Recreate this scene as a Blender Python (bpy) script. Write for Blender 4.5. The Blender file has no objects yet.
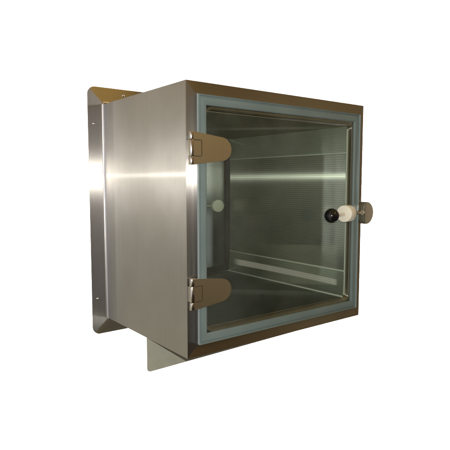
import bpy, bmesh, math
from mathutils import Vector, Matrix

S = bpy.context.scene
C = S.collection

# ------------------------------------------------------------------ camera
# object space: x right along the front, y into the box, z up (metres)
cd = bpy.data.cameras.new('camera')
cam = bpy.data.objects.new('camera', cd)
C.objects.link(cam)
YAW, PITCH = math.radians(37.35), math.radians(-5.0)
cam.location = (-0.58205, -0.89914, 0.39187)
FWD = Vector((math.sin(YAW) * math.cos(PITCH), math.cos(YAW) * math.cos(PITCH), math.sin(PITCH)))
cam.rotation_euler = FWD.to_track_quat('-Z', 'Y').to_euler()
cd.sensor_width = 36.0
cd.lens = 36.0 * 494.8 / 450.0
cd.clip_start = 0.01
cd.clip_end = 100
S.camera = cam

S.view_settings.view_transform = 'Standard'
S.view_settings.look = 'None'
S.view_settings.exposure = 0.0
S.view_settings.gamma = 1.0
S.render.engine = 'CYCLES'
S.cycles.max_bounces = 14
S.cycles.glossy_bounces = 10
S.cycles.diffuse_bounces = 5
S.cycles.transparent_max_bounces = 24
S.cycles.sample_clamp_indirect = 6.0

# ------------------------------------------------------------------ node helpers
def nodes(mat):
    mat.use_nodes = True
    nt = mat.node_tree
    nt.nodes.clear()
    def N(t, **kw):
        n = nt.nodes.new(t)
        for k, v in kw.items():
            setattr(n, k, v)
        return n
    def L(a, b):
        nt.links.new(a, b)
    return nt, N, L

def math_node(N, L, op, a, b=None, clamp=False):
    n = N('ShaderNodeMath', operation=op, use_clamp=clamp)
    for i, v in enumerate((a, b)):
        if v is None:
            continue
        if isinstance(v, (int, float)):
            n.inputs[i].default_value = v
        else:
            L(v, n.inputs[i])
    return n.outputs[0]

# ------------------------------------------------------------------ world: the dim warm room round the box
w = bpy.data.worlds.new('World')
S.world = w
nt, N, L = nodes(w)
tc = N('ShaderNodeTexCoord')
sep = N('ShaderNodeSeparateXYZ')
L(tc.outputs['Generated'], sep.inputs[0])
ramp = N('ShaderNodeValToRGB')
L(math_node(N, L, 'MULTIPLY_ADD', sep.outputs[2], 0.5), ramp.inputs[0])
ramp.inputs[0].links[0].from_node.inputs[2].default_value = 0.5
el = ramp.color_ramp.elements
el[0].position = 0.10; el[0].color = (0.020, 0.014, 0.006, 1)
el[1].position = 0.95; el[1].color = (0.24, 0.155, 0.055, 1)
e = el.new(0.40); e.color = (0.045, 0.030, 0.018, 1)
e = el.new(0.52); e.color = (0.15, 0.112, 0.066, 1)
e = el.new(0.70); e.color = (0.27, 0.185, 0.080, 1)
# paler, greyer wall on the far left of the room
left = math_node(N, L, 'MULTIPLY_ADD', sep.outputs[0], -0.75)
L(math_node(N, L, 'MULTIPLY', sep.outputs[1], 0.66), left.node.inputs[2])
leftc = math_node(N, L, 'MULTIPLY', left, 1.6, clamp=True)
mixl = N('ShaderNodeMix', data_type='RGBA')
L(leftc, mixl.inputs[0]); L(ramp.outputs[0], mixl.inputs[6])
wall = N('ShaderNodeMix', data_type='RGBA')
wf = N('ShaderNodeMapRange'); L(sep.outputs[2], wf.inputs[0]); wf.inputs[1].default_value = -0.05; wf.inputs[2].default_value = 0.35
L(wf.outputs[0], wall.inputs[0])
wall.inputs[6].default_value = (0.45, 0.42, 0.30, 1); wall.inputs[7].default_value = (0.46, 0.37, 0.24, 1)
L(wall.outputs[2], mixl.inputs[7])
# cool window in the room's left wall
def sstep(v, a, b):
    n = N('ShaderNodeMapRange', interpolation_type='SMOOTHSTEP'); L(v, n.inputs[0])
    n.inputs[1].default_value = a; n.inputs[2].default_value = b
    return n.outputs[0]
az = math_node(N, L, 'MULTIPLY_ADD', sep.outputs[0], -0.92)
L(math_node(N, L, 'MULTIPLY', sep.outputs[1], -0.39), az.node.inputs[2])
win = math_node(N, L, 'MULTIPLY', sstep(az, 0.90, 0.96), sstep(math_node(N, L, 'ABSOLUTE', sep.outputs[2]), 0.42, 0.30))
mixw = N('ShaderNodeMix', data_type='RGBA')
L(win, mixw.inputs[0]); L(mixl.outputs[2], mixw.inputs[6]); mixw.inputs[7].default_value = (0.85, 0.85, 0.95, 1)
mixl = mixw
# pale strip and olive patch painted in as a reflection for the door glass
azd = math_node(N, L, 'MULTIPLY', math_node(N, L, 'ARCTAN2', sep.outputs[0], sep.outputs[1]), 57.2958)
azm = math_node(N, L, 'MULTIPLY', sstep(azd, 129.6, 130.0), sstep(azd, 141.8, 140.8))
ln = math_node(N, L, 'MULTIPLY_ADD', azd, -0.00310)
L(math_node(N, L, 'ADD', sep.outputs[2], 0.161 + 0.0031 * 141.2), ln.node.inputs[2])
strip = math_node(N, L, 'MULTIPLY', azm, sstep(math_node(N, L, 'ABSOLUTE', ln), 0.0065, 0.0045))
pan = math_node(N, L, 'MULTIPLY', math_node(N, L, 'MULTIPLY', azm, sstep(azd, 139.0, 134.0)),
                math_node(N, L, 'MULTIPLY', sstep(sep.outputs[2], -0.203, -0.200), sstep(sep.outputs[2], -0.124, -0.127)))
for fac, colr in ((pan, (0.42, 0.43, 0.25, 1)), (strip, (1.9, 1.8, 1.4, 1))):
    mp_ = N('ShaderNodeMix', data_type='RGBA')
    L(fac, mp_.inputs[0]); L(mixl.outputs[2], mp_.inputs[6]); mp_.inputs[7].default_value = colr
    mixl = mp_
nz = N('ShaderNodeTexNoise'); nz.inputs['Scale'].default_value = 2.2; nz.inputs['Detail'].default_value = 3
L(tc.outputs['Generated'], nz.inputs['Vector'])
mr = N('ShaderNodeMapRange'); L(nz.outputs['Fac'], mr.inputs[0])
mr.inputs[1].default_value = 0.3; mr.inputs[2].default_value = 0.7
mr.inputs[3].default_value = 0.75; mr.inputs[4].default_value = 1.25
bg = N('ShaderNodeBackground')
L(mixl.outputs[2], bg.inputs[0]); L(mr.outputs[0], bg.inputs[1])
wo = N('ShaderNodeOutputWorld'); L(bg.outputs[0], wo.inputs[0])

# ------------------------------------------------------------------ lamps
def area(name, loc, aim, size, energy, color, size_y=None, shape='RECTANGLE', spread=180):
    d = bpy.data.lights.new(name, 'AREA')
    d.shape = shape
    d.size = size
    if size_y:
        d.size_y = size_y
    d.energy = energy
    d.color = color
    d.spread = math.radians(spread)
    o = bpy.data.objects.new(name, d)
    C.objects.link(o)
    o.location = loc
    o.rotation_euler = (Vector(aim) - Vector(loc)).to_track_quat('-Z', 'Y').to_euler()
    return o

RT = Vector((math.cos(YAW), -math.sin(YAW), 0))
HF = Vector((math.sin(YAW), math.cos(YAW), 0))
camp = Vector(cam.location)
fl = camp + Vector((0, 0, 0.032)) + RT * 0.02
area('camera_flash', fl, fl + FWD, 0.012, 10.0, (1.0, 0.96, 0.90), shape='DISK')
area('ceiling_lamp', (1.05, -2.1, 2.1), (0.3, 0, 0.5), 0.9, 5.5, (1.0, 0.66, 0.20), 0.5)
BD = 3.4                                     # camera to backdrop
bc = camp + HF * BD
for s in (-1, 1):
    p = camp + HF * (BD - 1.5) + RT * (s * 2.0) + Vector((0, 0, -0.35))
    area('backdrop_lamp', p, bc + RT * (s * 0.1) + Vector((0, 0, -0.35)), 0.4, 88, (1, 1, 1), 2.6, spread=110)

# ------------------------------------------------------------------ materials
GEO = 'ShaderNodeNewGeometry'
def steel(name, grain, color=(0.58, 0.56, 0.53), rough=0.29, aniso=1.0, srough=None, sani=0.80, scale=420, bump=0.02, ribs=0.0, streak=0.5):
    """brushed stainless steel, grain along axis 0/1/2"""
    m = bpy.data.materials.new(name)
    nt, N, L = nodes(m)
    g = [0, 0, 0]; g[grain] = 1
    geo = N(GEO); tc = N('ShaderNodeTexCoord')
    cv = N('ShaderNodeCombineXYZ')
    for i in range(3):
        cv.inputs[i].default_value = g[i]
    cr = N('ShaderNodeVectorMath', operation='CROSS_PRODUCT')
    L(geo.outputs['Normal'], cr.inputs[0]); L(cv.outputs[0], cr.inputs[1])
    mp = N('ShaderNodeMapping')
    mp.inputs['Scale'].default_value = [scale if i != grain else 5.0 for i in range(3)]
    L(tc.outputs['Object'], mp.inputs[0])
    n1 = N('ShaderNodeTexNoise'); n1.inputs['Scale'].default_value = 1.0; n1.inputs['Detail'].default_value = 3
    L(mp.outputs[0], n1.inputs['Vector'])
    n2 = N('ShaderNodeTexNoise'); n2.inputs['Scale'].default_value = 9.0; n2.inputs['Detail'].default_value = 4
    L(tc.outputs['Object'], n2.inputs['Vector'])
    bs = N('ShaderNodeBsdfPrincipled')
    mix = N('ShaderNodeMix', data_type='RGBA')
    L(n1.outputs['Fac'], mix.inputs[0])
    mix.inputs[6].default_value = [c * 0.90 for c in color] + [1]
    mix.inputs[7].default_value = [min(1, c * 1.08) for c in color] + [1]
    L(mix.outputs[2], bs.inputs['Base Color'])
    sm = N('ShaderNodeMix', data_type='RGBA', blend_type='MULTIPLY'); sm.inputs[0].default_value = 1.0
    smr = N('ShaderNodeMapRange'); L(n2.outputs['Fac'], smr.inputs[0])
    smr.inputs[1].default_value = 0.3; smr.inputs[2].default_value = 0.7
    smr.inputs[3].default_value = 0.93; smr.inputs[4].default_value = 1.03
    L(mix.outputs[2], sm.inputs[6]); L(smr.outputs[0], sm.inputs[7]); mix = sm
    L(mix.outputs[2], bs.inputs['Base Color'])
    bs.inputs['Metallic'].default_value = 1.0
    a = N('ShaderNodeMapRange'); L(n2.outputs['Fac'], a.inputs[0])
    a.inputs[1].default_value = 0.3; a.inputs[2].default_value = 0.7
    a.inputs[3].default_value = rough * 0.97; a.inputs[4].default_value = rough * 1.03
    L(a.outputs[0], bs.inputs['Roughness'])
    bs.inputs['Anisotropic'].default_value = aniso
    L(cr.outputs[0], bs.inputs['Tangent'])
    b = N('ShaderNodeBump'); b.inputs['Strength'].default_value = bump; b.inputs['Distance'].default_value = 0.001
    L(n1.outputs['Fac'], b.inputs['Height'])
    last = b
    if ribs:
        wv = N('ShaderNodeTexWave', wave_type='BANDS', bands_direction='Z')
        wv.inputs['Scale'].default_value = 48.0; wv.inputs['Distortion'].default_value = 0.25
        wv.inputs['Detail'].default_value = 1.0; wv.inputs['Detail Scale'].default_value = 0.6
        L(tc.outputs['Object'], wv.inputs['Vector'])
        cm = N('ShaderNodeMix', data_type='RGBA', blend_type='MULTIPLY')
        L(wv.outputs['Fac'], cm.inputs[0]); L(mix.outputs[2], cm.inputs[6])
        cm.inputs[7].default_value = (1 - ribs, 1 - ribs, 1 - ribs, 1)
        L(cm.outputs[2], bs.inputs['Base Color']); mix = cm
    L(last.outputs[0], bs.inputs['Normal'])
    # second, long-tailed lobe: the streak that brushing draws across the grain
    gl = N('ShaderNodeBsdfAnisotropic')
    gl.inputs['Roughness'].default_value = srough or rough * 1.02
    gl.inputs['Anisotropy'].default_value = sani
    L(mix.outputs[2], gl.inputs['Color']); L(cv.outputs[0], gl.inputs['Tangent']); L(last.outputs[0], gl.inputs['Normal'])
    ms = N('ShaderNodeMixShader'); ms.inputs[0].default_value = streak
    L(bs.outputs[0], ms.inputs[1]); L(gl.outputs[0], ms.inputs[2])
    o = N('ShaderNodeOutputMaterial'); L(ms.outputs[0], o.inputs[0])
    return m

def plain(name, color, rough=0.5, metal=0.0, noise=0.06, scale=60, coat=0.0):
    m = bpy.data.materials.new(name)
    nt, N, L = nodes(m)
    tc = N('ShaderNodeTexCoord')
    n1 = N('ShaderNodeTexNoise'); n1.inputs['Scale'].default_value = scale; n1.inputs['Detail'].default_value = 4
    L(tc.outputs['Object'], n1.inputs['Vector'])
    mix = N('ShaderNodeMix', data_type='RGBA')
    L(n1.outputs['Fac'], mix.inputs[0])
    mix.inputs[6].default_value = [c * (1 - noise) for c in color] + [1]
    mix.inputs[7].default_value = [min(1, c * (1 + noise)) for c in color] + [1]
    bs = N('ShaderNodeBsdfPrincipled')
    L(mix.outputs[2], bs.inputs['Base Color'])
    bs.inputs['Roughness'].default_value = rough
    bs.inputs['Metallic'].default_value = metal
    bs.inputs['Coat Weight'].default_value = coat
    o = N('ShaderNodeOutputMaterial'); L(bs.outputs[0], o.inputs[0])
    return m

def glass(name, tint, f0=0.045):
    """flat pane: clear tinted body with Fresnel reflection on each face"""
    m = bpy.data.materials.new(name)
    nt, N, L = nodes(m)
    geo = N(GEO)
    d = N('ShaderNodeVectorMath', operation='DOT_PRODUCT')
    L(geo.outputs['Normal'], d.inputs[0]); L(geo.outputs['Incoming'], d.inputs[1])
    c = math_node(N, L, 'ABSOLUTE', d.outputs['Value'])
    p = math_node(N, L, 'POWER', math_node(N, L, 'SUBTRACT', 1.0, c), 5.0)
    f = math_node(N, L, 'MULTIPLY_ADD', p, 0.95)
    f.node.inputs[2].default_value = f0
    tr = N('ShaderNodeBsdfTransparent'); tr.inputs[0].default_value = (*tint, 1)
    gl = N('ShaderNodeBsdfGlossy'); gl.inputs['Roughness'].default_value = 0.0
    mx = N('ShaderNodeMixShader')
    L(f, mx.inputs[0]); L(tr.outputs[0], mx.inputs[1]); L(gl.outputs[0], mx.inputs[2])
    tc = N('ShaderNodeTexCoord')
    nz = N('ShaderNodeTexNoise'); nz.inputs['Scale'].default_value = 7.0; nz.inputs['Detail'].default_value = 6; nz.inputs['Roughness'].default_value = 0.65
    L(tc.outputs['Object'], nz.inputs['Vector'])
    mr = N('ShaderNodeMapRange'); L(nz.outputs['Fac'], mr.inputs[0])
    mr.inputs[1].default_value = 0.40; mr.inputs[2].default_value = 0.75
    mr.inputs[3].default_value = 0.006; mr.inputs[4].default_value = 0.030
    df = N('ShaderNodeBsdfDiffuse'); df.inputs[0].default_value = (0.8, 0.85, 0.8, 1)  # dust and smudges; their even base also stands in for reflected haze
    m2 = N('ShaderNodeMixShader')
    L(mr.outputs[0], m2.inputs[0]); L(mx.outputs[0], m2.inputs[1]); L(df.outputs[0], m2.inputs[2])
    o = N('ShaderNodeOutputMaterial'); L(m2.outputs[0], o.inputs[0])
    return m

M = dict(
    shell=steel('shell_brushed_steel', 2, rough=0.36, aniso=1.0, srough=0.20, sani=0.92, streak=0.055),
    steel_v=steel('brushed_steel_vertical_grain', 2),
    steel_h=steel('brushed_steel_horizontal_grain', 0, color=(0.60, 0.54, 0.46), rough=0.31),
    steel_d=steel('brushed_steel_depth_grain', 1),
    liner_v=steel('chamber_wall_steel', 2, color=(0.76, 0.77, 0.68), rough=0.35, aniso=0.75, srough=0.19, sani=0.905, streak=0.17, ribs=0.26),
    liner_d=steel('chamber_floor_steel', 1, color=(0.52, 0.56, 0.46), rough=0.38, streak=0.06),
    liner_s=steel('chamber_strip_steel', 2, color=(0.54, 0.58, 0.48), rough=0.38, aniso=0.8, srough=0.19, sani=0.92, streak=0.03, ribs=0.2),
    plate=plain('galvanised_plate', (0.46, 0.47, 0.39), rough=0.5, metal=0.0, noise=0.12, scale=40),
    hinge=plain('satin_hinge_steel', (0.86, 0.76, 0.58), rough=0.34, metal=1.0, noise=0.035, scale=350),
    polished=plain('polished_steel', (0.66, 0.62, 0.56), rough=0.18, metal=1.0, noise=0.05),
    brass_steel=plain('warm_turned_steel', (0.86, 0.77, 0.60), rough=0.22, metal=1.0, noise=0.05),
    hem_glint=plain('pale_hem_glint', (0.62, 0.65, 0.60), rough=0.35, noise=0.05),  # pale colour stands in for light caught along the wall creases
    satin=plain('satin_steel', (0.66, 0.64, 0.62), rough=0.32, metal=1.0, noise=0.05),
    gasket=plain('grey_blue_gasket', (0.250, 0.300, 0.345), rough=0.42, noise=0.13, scale=14),
    groove=plain('black_gap_rubber', (0.012, 0.012, 0.013), rough=0.6),
    glass=glass('door_glass', (0.925, 0.957, 0.93)),
    glass_rear=glass('rear_door_glass', (0.97, 0.985, 0.98), 0.05),
    glass_edge=plain('ground_glass_edge', (0.30, 0.36, 0.38), rough=0.25, noise=0.03),
    nylon=plain('cream_nylon', (0.86, 0.83, 0.70), rough=0.38, noise=0.04, scale=30),
    ball=plain('black_phenolic', (0.008, 0.008, 0.009), rough=0.06, noise=0.0, coat=0.3),
    dark=plain('dark_room_stand_in', (0.030, 0.036, 0.034), rough=0.5, noise=0.2, scale=6),
    white=plain('white_backdrop_paper', (0.86, 0.86, 0.86), rough=0.9, noise=0.01, scale=3),
)

# ------------------------------------------------------------------ mesh helpers
BASE = Vector((0.30, 0.25, -0.0905))        # foot of the box

def link(name, bm, mats, parent=None, smooth=False):
    me = bpy.data.meshes.new(name)
    if parent is not None:
        bmesh.ops.translate(bm, verts=bm.verts, vec=-BASE)
    bmesh.ops.recalc_face_normals(bm, faces=bm.faces)
    bm.to_mesh(me); bm.free()
    if not isinstance(mats, (list, tuple)):
        mats = [mats]
    for m in mats:
        me.materials.append(M[m])
    if smooth:
        for p in me.polygons:
            p.use_smooth = True
        try:
            me.set_sharp_from_angle(angle=math.radians(35))
        except Exception:
            pass
    o = bpy.data.objects.new(name, me)
    C.objects.link(o)
    if parent is not None:
        o.parent = parent
    return o

def bevel(bm, w, seg=2, verts=None):
    es = [e for e in bm.edges if len(e.link_faces) == 2 and e.calc_face_angle(0) > 0.6]
    bmesh.ops.bevel(bm, geom=es, offset=w, segments=seg, profile=0.5, affect='EDGES', clamp_overlap=True)

def box(bm, x0, x1, y0, y1, z0, z1):
    v = [bm.verts.new((x, y, z)) for x in (x0, x1) for y in (y0, y1) for z in (z0, z1)]
    for f in ((0, 1, 3, 2), (4, 6, 7, 5), (0, 4, 5, 1), (2, 3, 7, 6), (0, 2, 6, 4), (1, 5, 7, 3)):
        bm.faces.new([v[i] for i in f])

def prism(bm, pts, a0, a1, axis=1):
    """closed polygon pts extruded along axis (1: pts are x,z; 0: pts are y,z; 2: pts are x,y)"""
    def P(p, a):
        return {1: (p[0], a, p[1]), 0: (a, p[0], p[1]), 2: (p[0], p[1], a)}[axis]
    A = [bm.verts.new(P(p, a0)) for p in pts]
    B = [bm.verts.new(P(p, a1)) for p in pts]
    n = len(pts)
    bm.faces.new(A); bm.faces.new(B[::-1])
    for i in range(n):
        bm.faces.new((A[i], A[(i + 1) % n], B[(i + 1) % n], B[i]))

def rrect(x0, x1, z0, z1, r, n=6):
    pts = []
    for cx, cz, a in ((x1 - r, z1 - r, 0), (x0 + r, z1 - r, 90), (x0 + r, z0 + r, 180), (x1 - r, z0 + r, 270)):
        for i in range(n + 1):
            t = math.radians(a + 90 * i / n)
            pts.append((cx + r * math.cos(t), cz + r * math.sin(t)))
    return pts

def ring(bm, profile, x0, x1, z0, z1, R=0.0, n=6):
    """sweep closed profile [(inset, y)] round a rectangle"""
    loops = []
    for t, y in profile:
        if R > 0:
            p = rrect(x0 + t, x1 - t, z0 + t, z1 - t, max(R - t, 0.0008), n)
        else:
            p = [(x1 - t, z1 - t), (x0 + t, z1 - t), (x0 + t, z0 + t), (x1 - t, z0 + t)]
        loops.append([bm.verts.new((a, y, b)) for a, b in p])
    m, k = len(loops), len(loops[0])
    for i in range(m):
        for j in range(k):
            bm.faces.new((loops[i][j], loops[i][(j + 1) % k], loops[(i + 1) % m][(j + 1) % k], loops[(i + 1) % m][j]))

def tube(bm, p0, p1, r, n=32, chamfer=0.0):
    p0, p1 = Vector(p0), Vector(p1)
    d = (p1 - p0)
    q = d.to_track_quat('Z', 'Y')
    ln = d.length
    rings = [(0, r)] if not chamfer else [(0, r - chamfer), (chamfer * 0.3, r - chamfer * 0.3), (chamfer, r), (ln - chamfer, r), (ln - chamfer * 0.3, r - chamfer * 0.3)]
    rings += [(ln, r - chamfer)] if chamfer else [(ln, r)]
    vs = []
    for h, rr in rings:
        vs.append([bm.verts.new(p0 + q @ Vector((rr * math.cos(2 * math.pi * i / n), rr * math.sin(2 * math.pi * i / n), h))) for i in range(n)])
    bm.faces.new(vs[0]); bm.faces.new(vs[-1][::-1])
    for a, b in zip(vs, vs[1:]):
        for i in range(n):
            bm.faces.new((a[i], a[(i + 1) % n], b[(i + 1) % n], b[i]))

def new():
    return bmesh.new()

# ------------------------------------------------------------------ setting: white paper backdrop
bm = new()
prof = []
for i in range(25):                          # flat wall, ends sweep gently towards the camera
    u = -2.6 + 5.2 * i / 24
    prof.append((u, BD - 0.04 * max(0, abs(u) - 2.2) ** 2 * 2))
zs = [2.6, 1.4, 0.2, -1.0, -2.2, -2.6, -2.85, -3.0, -3.05]
zo = [0, 0, 0, 0, 0, 0.04, 0.18, 0.45, 0.9]
grid = [[bm.verts.new(camp * 1.0 + RT * u + HF * (d - o) + Vector((0, 0, z))) for u, d in prof] for z, o in zip(zs, zo)]
for a, b in zip(grid, grid[1:]):
    for i in range(len(a) - 1):
        bm.faces.new((a[i], a[i + 1], b[i + 1], b[i]))
o = link('backdrop', bm, 'white', smooth=True)
o['kind'] = 'structure'

# ------------------------------------------------------------------ the transfer chamber
W, H, D, DR = 0.600, 0.607, 0.421, 0.525     # front size, depth to wall flange, full depth
root = bpy.data.objects.new('transfer_chamber', None)
root.empty_display_size = 0.1
C.objects.link(root)
root.location = BASE
root['label'] = 'brushed stainless steel pass-through box with hinged glass door, wall flange and black ball latch'
root['category'] = 'pass box'

# outer shell
bm = new()
ring(bm, [(0, 0.0026), (0.002, 0.0026), (0.002, DR), (0, DR)], 0, W, 0, H)
link('shell', bm, 'shell', root)

# mitred front rails
def rail(side, x0, x1, z0, z1, w, y0, y1, mat, parent, name, bev=0.0016):
    a, b = (x0, x0 + w) if side in 'LTB' else (x1, x1 - w)
    g = 0.00025
    P = {'L': [(x0, z0 + g), (x0 + w, z0 + w + g), (x0 + w, z1 - w - g), (x0, z1 - g)],
         'R': [(x1, z0 + g), (x1, z1 - g), (x1 - w, z1 - w - g), (x1 - w, z0 + w + g)],
         'T': [(x0 + g, z1), (x0 + w + g, z1 - w), (x1 - w - g, z1 - w), (x1 - g, z1)],
         'B': [(x0 + g, z0), (x1 - g, z0), (x1 - w - g, z0 + w), (x0 + w + g, z0 + w)]}[side]
    bm = new()
    prism(bm, P, y0, y1)
    bevel(bm, bev, 3)
    return link(name, bm, mat, parent, smooth=True)
for s in 'LRTB':
    rail(s, 0, W, 0, H, 0.047, 0.0, 0.0024, {'L': 'steel_v'}.get(s, 'steel_h'), root, 'front_rail', 0.0017)

# opening lip behind the gasket, with rounded corners
bm = new()
ring(bm, [(0, 0.0005), (0.0050, 0.0010), (0.0062, 0.003), (0.0062, 0.013), (0.0, 0.013)], 0.0480, 0.5575, 0.0500, 0.5570, R=0.022, n=8)
link('opening_lip', bm, 'steel_h', root, smooth=True)

# chamber liner
XL, XR, ZF, ZC, DL = 0.050, 0.551, 0.059, 0.547, 0.556
bm = new()
t = 0.0015
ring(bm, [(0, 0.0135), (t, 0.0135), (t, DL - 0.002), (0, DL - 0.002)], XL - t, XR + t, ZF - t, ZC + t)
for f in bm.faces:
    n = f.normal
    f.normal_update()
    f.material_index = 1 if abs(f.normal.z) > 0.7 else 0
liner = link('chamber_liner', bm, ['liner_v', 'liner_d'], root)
# folded sheet strips along the top and the foot of each side wall
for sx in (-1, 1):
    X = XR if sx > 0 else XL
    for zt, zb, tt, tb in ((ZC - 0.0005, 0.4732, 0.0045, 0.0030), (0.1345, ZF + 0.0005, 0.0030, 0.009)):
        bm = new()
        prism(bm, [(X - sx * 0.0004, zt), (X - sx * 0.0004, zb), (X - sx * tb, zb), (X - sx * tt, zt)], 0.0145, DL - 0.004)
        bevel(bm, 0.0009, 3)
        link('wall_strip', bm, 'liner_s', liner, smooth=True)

    for zz, rr in ((0.4735, 0.0020), (0.1345, 0.0022), (ZF + 0.0016, 0.0026)):  # beads on the folds, coloured pale as painted highlights
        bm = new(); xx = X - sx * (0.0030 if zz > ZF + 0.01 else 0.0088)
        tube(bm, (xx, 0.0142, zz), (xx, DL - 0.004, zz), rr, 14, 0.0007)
        link('hem_glint', bm, 'hem_glint', liner, smooth=True)
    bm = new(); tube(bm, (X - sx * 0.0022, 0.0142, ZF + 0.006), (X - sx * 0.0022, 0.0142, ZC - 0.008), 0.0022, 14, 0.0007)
    link('hem_glint', bm, 'hem_glint', liner, smooth=True)

# door gasket: twin lips and a groove
bm = new()
ring(bm, [(0.0000, -0.0004), (0.0000, -0.0052), (0.0008, -0.0064), (0.0030, -0.0064), (0.0036, -0.0052), (0.0040, -0.0026),
          (0.0058, -0.0026), (0.0064, -0.0056), (0.0074, -0.0068), (0.0128, -0.0074), (0.0182, -0.0068), (0.0216, -0.0052), (0.0230, -0.0030), (0.0230, -0.0004)],
     0.0275, 0.5800, 0.0270, 0.5810)
link('gasket', bm, 'gasket', root, smooth=True)

# glass door
door = bpy.data.objects.new('door', None)
C.objects.link(door); door.parent = root
door.empty_display_size = 0.05
G0, G1 = -0.0128, -0.0078
bm = new()
prism(bm, rrect(0.0225, 0.5725, 0.0295, 0.5790, 0.002, 3), G0, G1)
for f in bm.faces:
    f.normal_update()
    f.material_index = 0 if abs(f.normal.y) > 0.9 else 1
link('glass_pane', bm, ['glass', 'glass_edge'], door)

# hinges
def hinge(zc):
    hg = bpy.data.objects.new('hinge', None)
    C.objects.link(hg); hg.parent = root
    hg.empty_display_size = 0.03
    x0, hh = 0.0045, 0.0350
    nz, nx = 0.0178, 0.0290                  # notch half height, notch right side
    cx, r = 0.0810, 0.0262
    pts = [(x0, zc - hh), ]
    for i in range(17):
        a = math.radians(-80 + 160 * i / 16)
        pts.append((cx + (r + 0.0018) * math.cos(a), zc + r * math.sin(a)))
    pts += [(x0, zc + hh), (x0, zc + nz), (nx, zc + nz), (nx, zc - nz), (x0, zc - nz)]
    bm = new()
    prism(bm, pts, -0.0175, G0 - 0.0002)
    bevel(bm, 0.0012, 3)
    link('hinge_leaf', bm, 'hinge', hg, smooth=True)
    # clamp plate behind the glass
    bm = new()
    prism(bm, [(p[0] * 0.9 + 0.012, zc + (p[1] - zc) * 0.86) for p in pts[:-4] if True], G1 + 0.0002, G1 + 0.0010)
    link('clamp_plate', bm, 'hinge', hg)
    # dark gap behind the notch
    bm = new(); box(bm, 0.0060, nx + 0.0008, -0.0142, -0.0130, zc - nz - 0.0008, zc + nz + 0.0008)
    link('gap_shim', bm, 'groove', hg)
    bm = new(); box(bm, 0.0060, nx - 0.0014, -0.0170, -0.0143, zc - nz + 0.0014, zc + nz - 0.0014)
    bevel(bm, 0.0005, 2)
    link('fixed_leaf', bm, 'hinge', hg, smooth=True)
    # barrel in three lengths
    for a, b in ((zc - hh + 0.0003, zc - nz - 0.0004), (zc - nz + 0.0004, zc + nz - 0.0004), (zc + nz + 0.0004, zc + hh - 0.0003)):
        bm = new(); tube(bm, (0.0050, -0.0120, a), (0.0050, -0.0120, b), 0.0060, 28, 0.0006)
        link('barrel', bm, 'polished', hg, smooth=True)
    # tab that carries the barrel, screwed to the rail and wrapping the corner
    bm = new(); box(bm, 0.0010, 0.0150, -0.0115, -0.0002, zc - nz + 0.001, zc + nz - 0.001)
    bevel(bm, 0.0008, 2)
    link('mounting_tab', bm, 'steel_v', hg, smooth=True)
    return hg
hinge(0.4635)
hinge(0.1470)

# latch: half-round pivot block, lever with nylon roller and ball
def latch(piv, rol, bal, yb, yf, parent, rax=None):
    lt = bpy.data.objects.new('latch', None)
    C.objects.link(lt); lt.parent = parent
    lt.empty_display_size = 0.03
    r, cz, cx = 0.0315, piv[2] - 0.001, piv[0]
    pts = [(cx + r * math.cos(math.radians(-90 + 180 * i / 28)), cz + r * math.sin(math.radians(-90 + 180 * i / 28))) for i in range(29)]
    pts += [(cx - 0.006 * math.sin(math.pi * k / 8), cz + r * math.cos(math.pi * k / 8)) for k in range(1, 8)]
    bm = new(); prism(bm, pts, yf, yb); bevel(bm, 0.0050, 5)
    link('pivot_block', bm, 'brass_steel', lt, smooth=True)
    P, Rr, B = Vector(piv), Vector(rol), Vector(bal)
    d = (B - P).normalized()
    bm = new(); tube(bm, P - d * 0.0005, P + d * 0.0085, 0.0080, 24, 0.0008)
    link('lever_boss', bm, 'polished', lt, smooth=True)
    bm = new(); tube(bm, P - d * 0.004, B - d * 0.010, 0.0045, 20)
    link('lever', bm, 'polished', lt, smooth=True)
    bm = new(); rd = Vector(rax).normalized() if rax else d; tube(bm, Rr - rd * 0.0155, Rr + rd * 0.0155, 0.0228, 48, 0.0028)
    link('roller', bm, 'nylon', lt, smooth=True)
    bm = new(); tube(bm, B - d * 0.0200, B - d * 0.0165, 0.0072, 20, 0.0006)
    bmesh.ops.create_uvsphere(bm, u_segments=40, v_segments=24, radius=0.0190, matrix=Matrix.Translation(B))
    link('ball_knob', bm, 'ball', lt, smooth=True)
    # bracket under the block, fixed to the side of the shell
    y0, y1 = (yb + 0.0002, yb + 0.045) if yb > yf else (yb - 0.045, yb - 0.0002)
    bm = new(); box(bm, W + 0.0004, W + 0.012, min(y0, y1), max(y0, y1), cz - 0.022, cz + 0.022)
    bevel(bm, 0.001, 2)
    link('latch_bracket', bm, 'steel_v', lt, smooth=True)
    return lt
latch((0.588, -0.0150, 0.3045), (0.4905, -0.0360, 0.3062), (0.4100, -0.0535, 0.3045), -0.0004, -0.0280, root)

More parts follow.
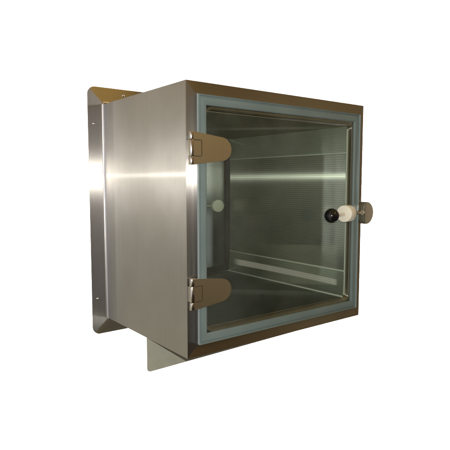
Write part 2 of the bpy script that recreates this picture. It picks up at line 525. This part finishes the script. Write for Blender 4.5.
# wall flange
FX0, FX1, FZ0, FZ1, FR = -0.0465, W + 0.0465, -0.0425, 0.6530, 0.022
fw = 0.0465
def flange_piece(side):
    pts = rrect(FX0, FX1, FZ0, FZ1, FR, 8)
    n = 9
    TR, TL, BL, BR = pts[0:n], pts[n:2 * n], pts[2 * n:3 * n], pts[3 * n:]
    h = n // 2
    ins = {'TR': (W + .0002, H + .0002), 'TL': (-.0002, H + .0002), 'BL': (-.0002, -.0002), 'BR': (W + .0002, -.0002)}
    P = {'T': TR[h:] + TL[:h + 1] + [ins['TL'], ins['TR']],
         'L': TL[h:] + BL[:h + 1] + [ins['BL'], ins['TL']],
         'B': BL[h:] + BR[:h + 1] + [ins['BR'], ins['BL']],
         'R': BR[h:] + TR[:h + 1] + [ins['TR'], ins['BR']]}[side]
    cx = sum(p[0] for p in P) / len(P); cz = sum(p[1] for p in P) / len(P)
    bm = new()
    prism(bm, [(p[0], p[1]) for p in P], D, D + 0.0022)
    bevel(bm, 0.0004, 1)
    o = link('flange_rail', bm, 'steel_v' if side in 'LR' else 'steel_h', root, smooth=True)
    # bend bead where the flange meets the shell, and screw holes with rivet heads
    bm = new()
    q = [(0, 0)] + [(0.0065 - 0.0065 * math.sin(math.radians(90 * i / 6)), 0.0065 - 0.0065 * math.cos(math.radians(90 * i / 6))) for i in range(7)]
    if side in 'LR':
        sx, X = (-1, -0.0003) if side == 'L' else (1, W + 0.0003)
        prism(bm, [(X + sx * a, D - 0.0003 - b) for a, b in q[1:]] + [(X, D - 0.0003)], 0.0, H, axis=2)
    else:
        sz, Z = (-1, -0.0003) if side == 'B' else (1, H + 0.0003)
        prism(bm, [(D - 0.0003 - b, Z + sz * a) for a, b in q[1:]] + [(D - 0.0003, Z)], 0.0, W, axis=0)
    link('bend_fillet', bm, 'satin', o, smooth=True)
    if side in 'LR':
        X = -0.0300 if side == 'L' else W + 0.0300
        sp = [(X, 0.5520), (X, 0.0600)]
    else:
        Z = -0.029 if side == 'B' else 0.6365
        sp = [(0.0600, Z), (0.5400, Z)]
    for x, z in sp:
        bm = new()
        bmesh.ops.create_uvsphere(bm, u_segments=20, v_segments=10, radius=0.0043,
                                  matrix=Matrix.Translation((x, D - 0.0004, z)) @ Matrix.Diagonal((1, 0.45, 1, 1)))
        link('rivet', bm, 'satin', o, smooth=True)
for s in 'LRTB':
    flange_piece(s)

# support plate hanging below the box
bm = new()
prism(bm, [(0.0, -0.0003), (W, -0.0003)] + [(W - 0.008 + 0.008 * math.sin(math.radians(a)), -0.0725 - 0.0085 * math.cos(math.radians(a)) + 0.0005) for a in (90, 60, 30, 0)]
      + [(0.008 - 0.008 * math.sin(math.radians(a)), -0.0815 - 0.0085 * math.cos(math.radians(a)) + 0.0005) for a in (0, 30, 60, 90)], 0.1868, 0.1893)
bevel(bm, 0.0004, 1)
link('support_plate', bm, 'plate', root)

# rear door: glass in a dark seal, its latch, and an added dark sheet standing in for the dim room behind
rear = bpy.data.objects.new('rear_door', None)
C.objects.link(rear); rear.parent = root
rear.empty_display_size = 0.05
bm = new()
DR = DL
ring(bm, [(0, DR - 0.0015), (0.019, DR - 0.0015), (0.019, DR + 0.005), (0, DR + 0.005)], XL + 0.004, XR - 0.0, ZF + 0.001, ZC - 0.001)
link('rear_seal', bm, 'groove', rear)
bm = new(); box(bm, 0.052, 0.575, DR + 0.006, DR + 0.012, 0.05, 0.552)
link('rear_pane', bm, 'glass_rear', rear)
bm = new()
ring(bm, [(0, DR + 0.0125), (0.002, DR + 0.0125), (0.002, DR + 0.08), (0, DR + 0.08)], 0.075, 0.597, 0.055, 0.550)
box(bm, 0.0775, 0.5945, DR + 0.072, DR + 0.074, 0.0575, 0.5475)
link('added_rear_screen', bm, 'dark', rear)
latch((0.568, DR + 0.026, 0.3035), (0.5175, DR + 0.034, 0.3025), (0.43, DR + 0.052, 0.3025), DR + 0.0125, DR + 0.04, rear, (-0.30, -0.95, 0))
